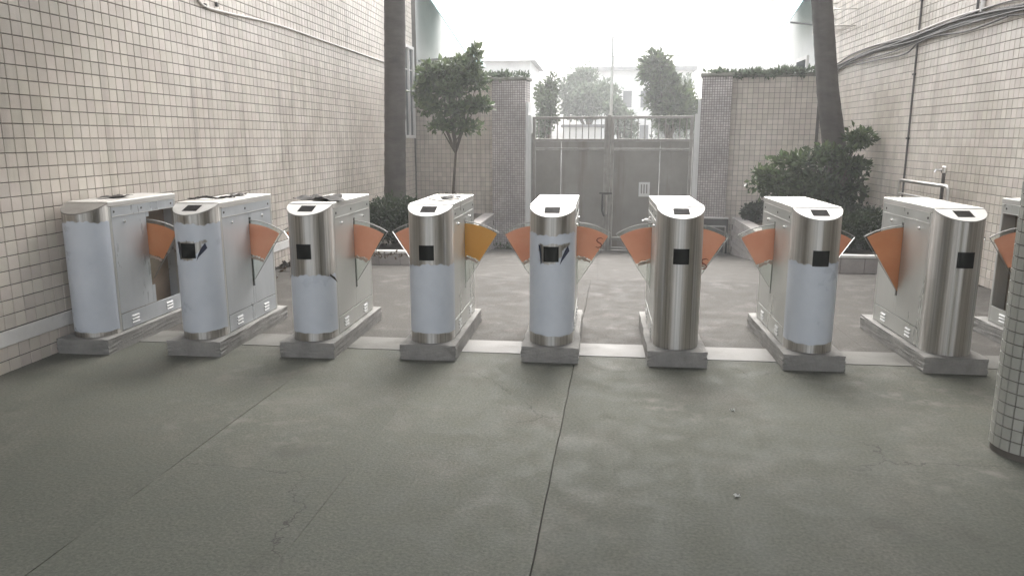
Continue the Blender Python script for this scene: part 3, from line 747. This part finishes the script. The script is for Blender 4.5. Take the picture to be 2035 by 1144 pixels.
PL = 1.17
spots = [  # x centre, front y, plinth length, rotation
    (-3.60,4.74,PL,0), (-2.79,4.78,PL,R(.3)), (-1.985,4.83,PL,R(.2)), (-1.14,4.87,PL-.02,0), (-.30,4.905,PL,0),
    (.553,4.90,PL+.01,R(-.2)), (1.437,4.915,PL+.03,R(.2)), (2.33,4.95,PL+.05,0), (3.20,4.99,PL+.05,0)]
plab = ['grey concrete plinth against the left wall, under the film wrapped turnstile', 'grey concrete plinth under the second turnstile from the left wall',
        'grey concrete plinth under the third turnstile from the left wall', 'grey concrete plinth under the turnstile with the yellow flap',
        'grey concrete plinth under the middle turnstile with torn film', 'grey concrete plinth under the smaller bare steel turnstile near the centre',
        'grey concrete plinth under the turnstile second from right in full view', 'grey concrete plinth under the large bare steel turnstile near the round column',
        'concrete plinth mostly hidden behind the round tiled column']
for (x,y,L_,rz), lb in zip(spots, plab):
    o = tag(empty('concrete_plinth', (x,y,0), rz), lb, 'plinth', 'turnstile plinths')
    me = MB().box(-.196,.196,0,L_,-.02,ZP); ob = me.build('block', m_plinth, o)
    bm = bmesh.new(); bm.from_mesh(ob.data)
    bmesh.ops.subdivide_edges(bm, edges=bm.edges, cuts=9, use_grid_fill=True)
    for v in bm.verts:
        edge = sum((abs(abs(v.co.x)-.196) < 1e-4, v.co.y < 1e-4 or v.co.y > L_-1e-4, v.co.z > ZP-1e-4))
        k = .0016 if edge < 2 else .005
        v.co += Vector((random.uniform(-k,k), random.uniform(-k,k), random.uniform(-k,0) if v.co.z > .05 else 0))
    bm.to_mesh(ob.data); bm.free()
cfg = [
 dict(label='turnstile against the left wall, wrapped in bluish film, rear side panel missing', film=(.145,.93), bluep=True, fl=(None,'deep'), open_side=1, bare_reader=False, top_window=False),
 dict(label='film wrapped turnstile, second from the left wall, white tear beside its scanner window', film=(.165,.925), hole=(-.085,.115,.676,.806), bluep=True, fl=(None,'orange')),
 dict(label='turnstile third from the left wall, film on lower half, black rag on top', film=(.165,.572), edge_tear=True, fl=('orange','orange')),
 dict(label='turnstile with one yellow flap, film on lower half, pale cord on its lid', film=(.178,.655), fl=('orange','yellow')),
 dict(label='middle turnstile with film torn open round its scanner window', film=(.18,.872), hole=(-.088,.120,.674,.808), fl=('orange','orange')),
 dict(label='bare brushed steel turnstile directly right of the one with torn film round its scanner', fl=('orange','orange')),
 dict(label='turnstile with bluish film on lower half, next to the largest bare steel one', film=(.172,.705), fl=('orange','orange')),
 dict(label='large bare steel turnstile on the right with a long deep orange flap', fl=('fullorange','orange')),
 dict(label='turnstile mostly hidden behind the round tiled column at the right edge', film=(.17,.7), fl=('orange','orange'), open_side=-1),
]
TS = []
for i, ((x,y,L_,rz), c_) in enumerate(zip(spots, cfg)):
    TS.append(turnstile(x=x, y=y, rz=rz, seed=i*3+1, **c_))

# printed S shaped mark on two flaps
def mark(T, s, u, v, k):
    px, pz, yf = s*(HW-.02), .385, .672
    b = MB(); pts = []
    for i in range(15):
        t = i/14; a = math.pi*(.15+1.35*t) if t < .5 else 0
    S = [(.030,.040),(.012,.047),(-.010,.042),(-.020,.028),(-.010,.014),(.010,.004),(.020,-.010),(.012,-.024),(-.008,-.030),(-.028,-.024)]
    b.tube([(px+s*0+u+q[0]*k, yf-.0085, pz+v+q[1]*k) for q in S], [.002,.004,.005,.0055,.005,.005,.005,.0045,.004,.002], 6)
    fl_ = [o for o in T.children if o.name.startswith('flap') and o.data and sum(vv.co.x for vv in o.data.vertices)*s > 0][0]
    b.build('printed_mark', m_red, fl_)
mark(TS[4], 1, .185, .345, .95); mark(TS[5], 1, .10, .20, 1.0)

# ------------------------------------------------------------------ loose film, rags and cord on the turnstiles
def crumple(name, label, cx, cy, cz, lx, ly, h, m, seed, cat='scrap', rz=0, drape=None):
    r = random.Random(seed); N = 14; b = MB()
    out = [1+.35*r.uniform(-1,1) for _ in range(4)]
    for j in range(N+1):
        for i in range(N+1):
            u, v = i/N*2-1, j/N*2-1
            x = lx*u*(1+.25*math.sin(2.2*v+seed)); y = ly*v*(1+.3*math.sin(3*u+seed*2))
            z = h*(.35+.4*math.sin(5*u+2*v+seed)*math.cos(3*v-seed)+.25*r.random())
            z = max(z, .003)
            if drape and u > drape: z -= (u-drape)*lx*1.3; x -= (u-drape)*lx*.8
            b.v.append((x,y,z))
    for j in range(N):
        for i in range(N): q = j*(N+1)+i; b.f.append((q,q+1,q+N+2,q+N+1))
    o = b.build(name, m, None, smooth=True, recalc=False); o.location = (cx,cy,cz); o.rotation_euler = (0,0,rz)
    return tag(o, label, cat)
crumple('plastic_rag', 'crumpled black rag on top of the third turnstile from the left', -2.0,5.32,ZT+.001,.15,.16,.035,m_scrapb,3,'rag',R(8), drape=.93)
crumple('film_scrap', 'dark curled film strip on top of the second turnstile from the left', -2.80,5.22,ZT+.001,.15,.03,.03,m_scrapb,5,'film',R(25))
crumple('film_scrap', 'small dark film scrap at the rear of the second turnstile lid', -2.80,5.62,ZT+.001,.05,.08,.02,m_scrapb,8,'film')
crumple('film_scrap', 'dark film scrap on the lid of the turnstile against the left wall', -3.62,5.3,ZT+.001,.08,.10,.022,m_scrapb,11,'film')
crumple('film_scrap', 'crumpled clear film hanging beside the left flap of the bare steel turnstile', .385,5.5,.905,.05,.03,.03,m_scrapw,2,'film')
pts = [(-1.14+.09*math.cos(a)*(1+.12*math.sin(3*a)), 5.42+.20*math.sin(a)*(1+.1*math.cos(2*a)), ZT+.010+.006*math.sin(2*a)) for a in [i*5.6/30 for i in range(31)]]
pts += [(-1.0,5.38,ZT+.012),(-.985,5.35,ZT-.02),(-.982,5.34,ZT-.07)]
tag(MB().tube(pts,.006,7).build('loose_cord', m_cable_w, None, smooth=True), 'pale cord coiled on the lid of the turnstile with the yellow flap', 'cord')
crumple('film_scrap', 'dark knotted film bits lying in the coil of pale cord', -1.08,5.5,ZT+.002,.06,.09,.022,m_scrapb,14,'film')

# ------------------------------------------------------------------ cables, pipes and rails
def smooth_pts(p, n=6):
    p = [Vector(q) for q in p]; out = []
    for i in range(len(p)-1):
        a, b_, c, d = p[max(i-1,0)], p[i], p[i+1], p[min(i+2,len(p)-1)]
        for k in range(n):
            t = k/n; out.append(.5*((2*b_)+(c-a)*t+(2*a-5*b_+4*c-d)*t*t+(3*b_-a-3*c+d)*t**3))
    out.append(p[-1]); return out
wc = tag(empty('wall_cable'), 'white cable sagging along the left tiled wall', 'cable')
MB().tube(smooth_pts([(XL+.02,6.7,2.93),(XL+.02,7.05,2.80),(XL+.02,7.225,2.742),(XL+.02,7.7,2.755),(XL+.02,8.9,2.81),(XL+.02,10.6,2.815),(XL+.02,13.5,2.82),(XL+.02,15.5,2.84)]),.013,8).build('cable', m_cable_w, wc, smooth=True)
for y,z in ((7.22,2.75),(7.45,2.80)): MB().box(XL+.001,XL+.03,y-.015,y+.015,z-.02,z+.02).build('clip', m_dark, wc)
cb = tag(empty('cable_bundle'), 'thick bundle of grey cables strung along the right tiled wall', 'cables')
base = [(14.4,2.60),(13.84,2.645),(12.9,2.72),(11.96,2.75),(11.2,2.745),(10.4,2.745),(9.4,2.765),(8.4,2.74),(7.4,2.68),(5.6,2.62)]
for k, (dx, dz, amp, rad) in enumerate(((.02,0,.010,.017),(.045,.012,.014,.013),(.03,-.022,.012,.015),(.05,-.03,.02,.010),(.02,.035,.008,.012),(.04,-.06,.035,.009),(.035,.055,.03,.008))):
    pp = [(XR-.006-dx, y, z+dz+amp*math.sin(y*1.3+k*1.7)) for y,z in base]
    MB().tube(smooth_pts(pp), rad, 7).build('cable', m_cable_d, cb, smooth=True)
MB().tube(smooth_pts([(XR-.03,y,z+.075) for y,z in base]), .012, 7).build('cable', m_cable_w, cb, smooth=True)
MB().tube(smooth_pts([(XR-.05,12.6,2.62),(XR-.05,11.6,2.60),(XR-.05,10.7,2.58),(XR-.05,10.3,2.67),(XR-.05,9.8,2.69),(XR-.05,9.0,2.64),(XR-.05,8.2,2.67)]),.011,6).build('cable', m_cable_d, cb, smooth=True)
dp = tag(empty('conduit_pipe'), 'thin dark conduit running down the right tiled wall', 'pipe')
MB().tube([(XR-.016,10.41,-.05),(XR-.016,10.41,4.6)],.013,8).build('pipe', m_cable_d, dp, smooth=True)
for z in (.6,1.5,2.3,3.2): MB().box(XR-.036,XR-.004,10.385,10.435,z-.012,z+.012).build('clip', m_dark, dp)
dp = tag(empty('conduit_pipe'), 'short dark pipe above the cable bundle at the top right', 'pipe')
MB().tube([(XR-.025,8.9,2.80),(XR-.025,8.9,4.6)],.014,8).build('pipe', m_cable_d, dp, smooth=True)
MB().tube([(XR-.03,8.78,2.80),(XR-.03,8.78,4.6)],.022,8).build('pipe', m_white, dp, smooth=True)
rk = tag(empty('pipe_rail'), 'bent galvanised pipe rail standing before the right tiled wall', 'rail')
def rounded(y0,y1,z,x,r=.06):
    p = [(x,y0,0)]
    for i in range(6): a = math.pi/2*i/5; p.append((x,y0-r+r*math.cos(a) if y0 > y1 else 0,z-r+r*math.sin(a)))
    for i in range(6): a = math.pi/2*i/5; p.append((x,y1+r-r*math.sin(a),z-r+r*math.cos(a)))
    p.append((x,y1,0)); return p
MB().tube(rounded(10.05,8.70,.985,3.80),.02,10).build('rail_loop', m_pipe, rk, smooth=True)
MB().tube([(3.80,10.03,.82),(3.80,8.72,.82)],.013,8).build('mid_bar', m_pipe, rk, smooth=True)
wp = tag(empty('water_pipe'), 'upright dark water pipe with a tap beside the pipe rail', 'pipe')
MB().tube([(3.9,9.08,0),(3.9,9.08,1.12)],.02,8).build('pipe', m_cable_d, wp, smooth=True)
MB().tube([(3.9,9.08,1.115),(3.9,9.08,1.17)],.028,10).tube([(3.9,9.08,1.15),(3.82,9.1,1.15),(3.81,9.1,1.12)],.012,7).tube([(3.9,9.03,1.185),(3.9,9.13,1.185)],.007,6).build('tap', m_chrome, wp, smooth=True)

# ------------------------------------------------------------------ round tiled column at the right edge
RC = .17; CX, CY = 2.118, 3.685
cl_ = tag(empty('round_column'), 'round tiled column at the right edge, close to the camera', 'column')
b = MB(); b.tube([(CX,CY,-.02),(CX,CY,3.32)], RC-.006, 40); b.build('shaft', m_grout, cl_, smooth=True)
nt_c = 22; cw = 2*math.pi*RC/nt_c; ch = .058
V_, F_ = [], []
g, bv = .0035, .002
def ctile(th, zc):
    V = []
    for d, sh in ((-.007,0),(0,bv)):
        for (du,dv) in ((-1,-1),(0,-1),(1,-1),(1,1),(0,1),(-1,1)):
            a = th + du*(cw-g-2*sh)/2/RC; V.append((CX+(RC+d)*math.cos(a), CY+(RC+d)*math.sin(a), zc+dv*(ch-g-2*sh)/2))
    return V, [(6,7,10,11),(7,8,9,10)] + [(i,(i+1) % 6,(i+1) % 6+6,i+6) for i in range(6)]
fieldb = MB()
for k in range(57):
    for j in range(nt_c):
        th = 2*math.pi*(j+.5)/nt_c; V, F = ctile(th, .03+(k+.5)*ch)
        facing = math.cos(th-math.atan2(-CY,-CX)) > -.1
        q = pj(np.array([V[6]]))[0]
        if facing and q[0] < 2060 and 500 < q[1] < 960 and q[2] > .2:
            MB().add(V,F).build('tile', m_coltile, cl_, recalc=False)
        else: fieldb.add(V,F)
fb = fieldb.build('tile_field', m_coltile, cl_, recalc=False); fb['kind'] = 'stuff'

# ------------------------------------------------------------------ roof over the near part of the yard
rf = tag(empty('passage_roof'), 'concrete roof over the near end of the passage, above the picture', 'roof')
MB().box(XL-.24, XR+.24, 2.4, 6.1, 3.42, 3.7).build('slab', m_ceil, rf)
MB().box(XL, XR, 5.8, 6.08, 3.25, 3.418).build('beam', m_ceil, rf)

# ------------------------------------------------------------------ left window, awnings, cage, background
wn_ = tag(empty('window'), 'tall pale framed window at the far end of the left wall', 'window')
fr = MB()
for (y0,y1,z0,z1) in ((14.62,14.68,1.5,3.3),(15.4,15.46,1.5,3.3),(14.681,15.399,3.24,3.3),(14.681,15.399,1.5,1.56),(15.02,15.06,1.561,3.239)): fr.box(XL+.002,XL+.06,y0,y1,z0,z1)
f_ = fr.build('frame', m_white, wn_, bevel=.004)
for (y0,y1) in ((14.684,15.017),(15.063,15.396)): MB().box(XL+.012,XL+.018,y0,y1,1.563,3.237).build('pane', m_glass, f_)
aw = tag(empty('awning'), 'pale teal sheet awning jutting from the left building beyond the wall', 'awning')
vv = [(-3.82,16.1,4.75),(-3.82,18.6,4.75),(-2.75,18.6,3.2),(-2.75,16.1,3.2)]
MB().add(vv+[(x,y,z-.03) for x,y,z in vv], [(0,1,2,3),(7,6,5,4),(0,4,5,1),(1,5,6,2),(2,6,7,3),(3,7,4,0)]).build('sheet', m_teal, aw)
MB().tube([(-3.82,16.1,3.1),(-2.76,16.1,3.17)],.025,6).build('strut', m_roofgrey, aw)
hb = tag(empty('house'), 'pale plastered house behind the left end wall', 'house')
MB().box(-8,-3.83,15.95,24,-.8,5.2).build('wall', m_plaster, hb)
for (y0,y1) in ((17.0,18.0),(19.5,20.5)):
    wd = MB().box(-3.83,-3.79,y0,y1,1.2,2.8).build('window', m_white, hb); MB().box(-3.79,-3.78,y0+.08,y1-.08,1.28,2.72).build('pane', m_glass, wd)
cg = tag(empty('window_cage'), 'pale metal window cage high on the right wall behind the leaning trunk', 'cage')
cy0, cy1, cz0, cz1, cx0 = 12.95, 14.0, 3.25, 4.5, 3.62
for y in np.linspace(cy0,cy1,8): MB().tube([(XR,y,cz0),(cx0,y,cz0),(cx0,y,cz1),(XR,y,cz1)],.01,5).build('bar', m_pipe, cg, smooth=True)
for z in np.linspace(cz0,cz1,6): MB().tube([(XR,cy0,z),(cx0,cy0,z),(cx0,cy1,z),(XR,cy1,z)],.01,5).build('rail', m_pipe, cg, smooth=True)
aw = tag(empty('awning'), 'pale teal awning beyond the right wall, behind the top of the leaning trunk', 'awning')
vv = [(4.1,15.4,4.6),(4.1,17.2,4.6),(3.55,17.2,3.7),(3.55,15.4,3.7)]
MB().add(vv+[(x,y,z-.03) for x,y,z in vv], [(0,1,2,3),(7,6,5,4),(0,4,5,1),(1,5,6,2),(2,6,7,3),(3,7,4,0)]).build('sheet', m_teal, aw)
MB().tube([(4.1,15.45,3.6),(3.57,15.45,3.66)],.02,6).build('strut', m_roofgrey, aw)
hb = tag(empty('house'), 'pale plastered house behind the right end wall', 'house')
MB().box(4.05,9,15.1,26,-.8,5.0).build('wall', m_plaster, hb)
for (y0,y1) in ((15.8,16.6),(18.5,19.6)):
    wd = MB().box(4.01,4.05,y0,y1,2.3,3.1).build('window', m_white, hb); MB().box(3.995,4.01,y0+.08,y1-.08,2.38,3.02).build('pane', m_glass, wd)

def tree(label, x, y, zc, rx, rz, n, size, lm, zb=-.76, r0=.1, extra=()):
    cl = []
    for i in range(9):
        a = random.uniform(0,6.28); rr = random.uniform(.2,.75)
        cl.append((x+rx*rr*math.cos(a), y+rx*rr*math.sin(a), zc+rz*random.uniform(-.65,.7), rx*random.uniform(.3,.5), rx*.45, rz*random.uniform(.22,.42), 1))
    cl += list(extra)
    plant('street_tree', label, 'tree', (x,y,zb), cl, n, size, lm, r0=r0, fork=.6, group='trees in the street beyond the gate', shell=.25)
tree('large dark tree beyond the gate beside the right pier', 2.35,25,2.9,1.05,1.55,9000,.16,m_leaf_m)
tree('small green tree beyond the gate beside the left pier', -1.7,25,2.3,.5,1.2,3500,.13,m_leaf_m)
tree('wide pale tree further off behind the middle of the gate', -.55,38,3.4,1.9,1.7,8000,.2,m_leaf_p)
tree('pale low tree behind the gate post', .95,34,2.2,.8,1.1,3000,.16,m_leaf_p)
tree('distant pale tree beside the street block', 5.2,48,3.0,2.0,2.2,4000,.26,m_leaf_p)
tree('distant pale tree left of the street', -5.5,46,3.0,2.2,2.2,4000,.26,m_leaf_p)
bl = tag(empty('street_building'), 'far pale flat roofed block with a window row beyond the gate', 'building')
MB().box(-1.5,6.5,56,66,-.8,6.2).build('wall', m_plaster, bl)
MB().box(-1.8,6.8,55.6,66.4,6.201,6.5).build('roof_slab', m_roofgrey, bl)
for i in range(14):
    x = -1.3+i*.56; MB().tube([(x,55.8,6.5),(x,55.8,7.2)],.04,5).build('rail_post', m_roofgrey, bl)
MB().tube([(-1.5,55.8,7.2),(6.5,55.8,7.2)],.05,5).build('rail', m_roofgrey, bl)
for r_ in range(2):
    for i in range(6):
        x = -.9+i*1.25; z = 1.2+r_*2.4
        q = MB().box(x,x+.75,55.96,56.02,z,z+1.3).build('window', m_white, bl); MB().box(x+.07,x+.68,55.94,55.96,z+.07,z+1.23).build('pane', m_glass, q)
bl = tag(empty('street_building'), 'low white hut beyond the gate left of the pole', 'building')
MB().box(-1.3,.1,28.5,31,-.8,1.9).build('wall', m_plaster, bl); MB().box(-1.4,.2,28.4,31.1,1.901,2.0).build('roof_slab', m_roofgrey, bl)
q = MB().box(-.8,-.3,28.46,28.5,.5,1.4).build('window', m_white, bl); MB().box(-.75,-.35,28.45,28.46,.55,1.35).build('pane', m_glass, q)
hs_ = tag(empty('far_house'), 'faint grey roofed house rising behind the slender tree', 'house')
MB().box(-7.5,-3.6,40,46,-.8,5.4).build('wall', m_plaster, hs_)
MB().add([(-7.8,39.6,5.4),(-3.3,39.6,5.4),(-3.3,46.4,5.4),(-7.8,46.4,5.4),(-7,43,6.3),(-4.1,43,6.3)], [(0,1,5,4),(1,2,5),(2,3,4,5),(3,0,4),(3,2,1,0)]).build('roof', m_roofgrey, hs_)
pl = tag(empty('street_pole'), 'slim pale pole standing in the street behind the gate centre', 'pole')
MB().tube([(.33,22,-.8),(.33,22,4.3)],[.05,.035],10).build('shaft', m_pipe, pl, smooth=True)

# ------------------------------------------------------------------ litter
r = random.Random(5)
lt = struct(link('leaf_litter', leaf_mesh('leaf_litter', [(XL+.25,8.6,.012,.35,.9,.008,3),(-2.9,9.4,.012,.7,.2,.008,3),(-2.2,13.6,-.53,.2,.5,.02,2),(1.2,14.1,-.6,.5,.3,.02,1)], 420, .04, up=0, shell=.0), m_litter), 'stuff')
lt['label'] = 'dry leaf litter along the foot of the walls'
crumple('rubbish_bag', 'small black rubbish bag lying at the foot of the left wall', XL+.28,8.3,.002,.10,.08,.11,m_scrapb,21,'bag')
crumple('paper_scrap', 'pale paper scrap lying at the foot of the left wall', XL+.42,8.5,.002,.07,.05,.06,m_scrapw,22,'scrap')
for i,(x,y,lb) in enumerate(((.62,3.05,'small pale crumb of rubble on the floor nearest the camera'),(.78,4.1,'small pale crumb of rubble on the floor before the bare steel turnstile'))):
    crumple('rubble_crumb', lb, x,y,.001,.012,.01,.012,m_scrapw,30+i,'rubble')

# ------------------------------------------------------------------ thin bright air
hz = MB().box(-60,60,-14,75,-2.0,9.5).build('haze', None); struct(hz, 'stuff')
hm = bpy.data.materials.new('haze_air'); hm.use_nodes = True
for n_ in list(hm.node_tree.nodes):
    if n_.type != 'OUTPUT_MATERIAL': hm.node_tree.nodes.remove(n_)
pv = hm.node_tree.nodes.new('ShaderNodeVolumePrincipled'); pv.inputs['Density'].default_value = .0062
pv.inputs['Color'].default_value = (.97,.98,.98,1); pv.inputs['Anisotropy'].default_value = .3
hm.node_tree.links.new(pv.outputs[0], [q for q in hm.node_tree.nodes if q.type == 'OUTPUT_MATERIAL'][0].inputs['Volume'])
hz.data.materials.append(hm)
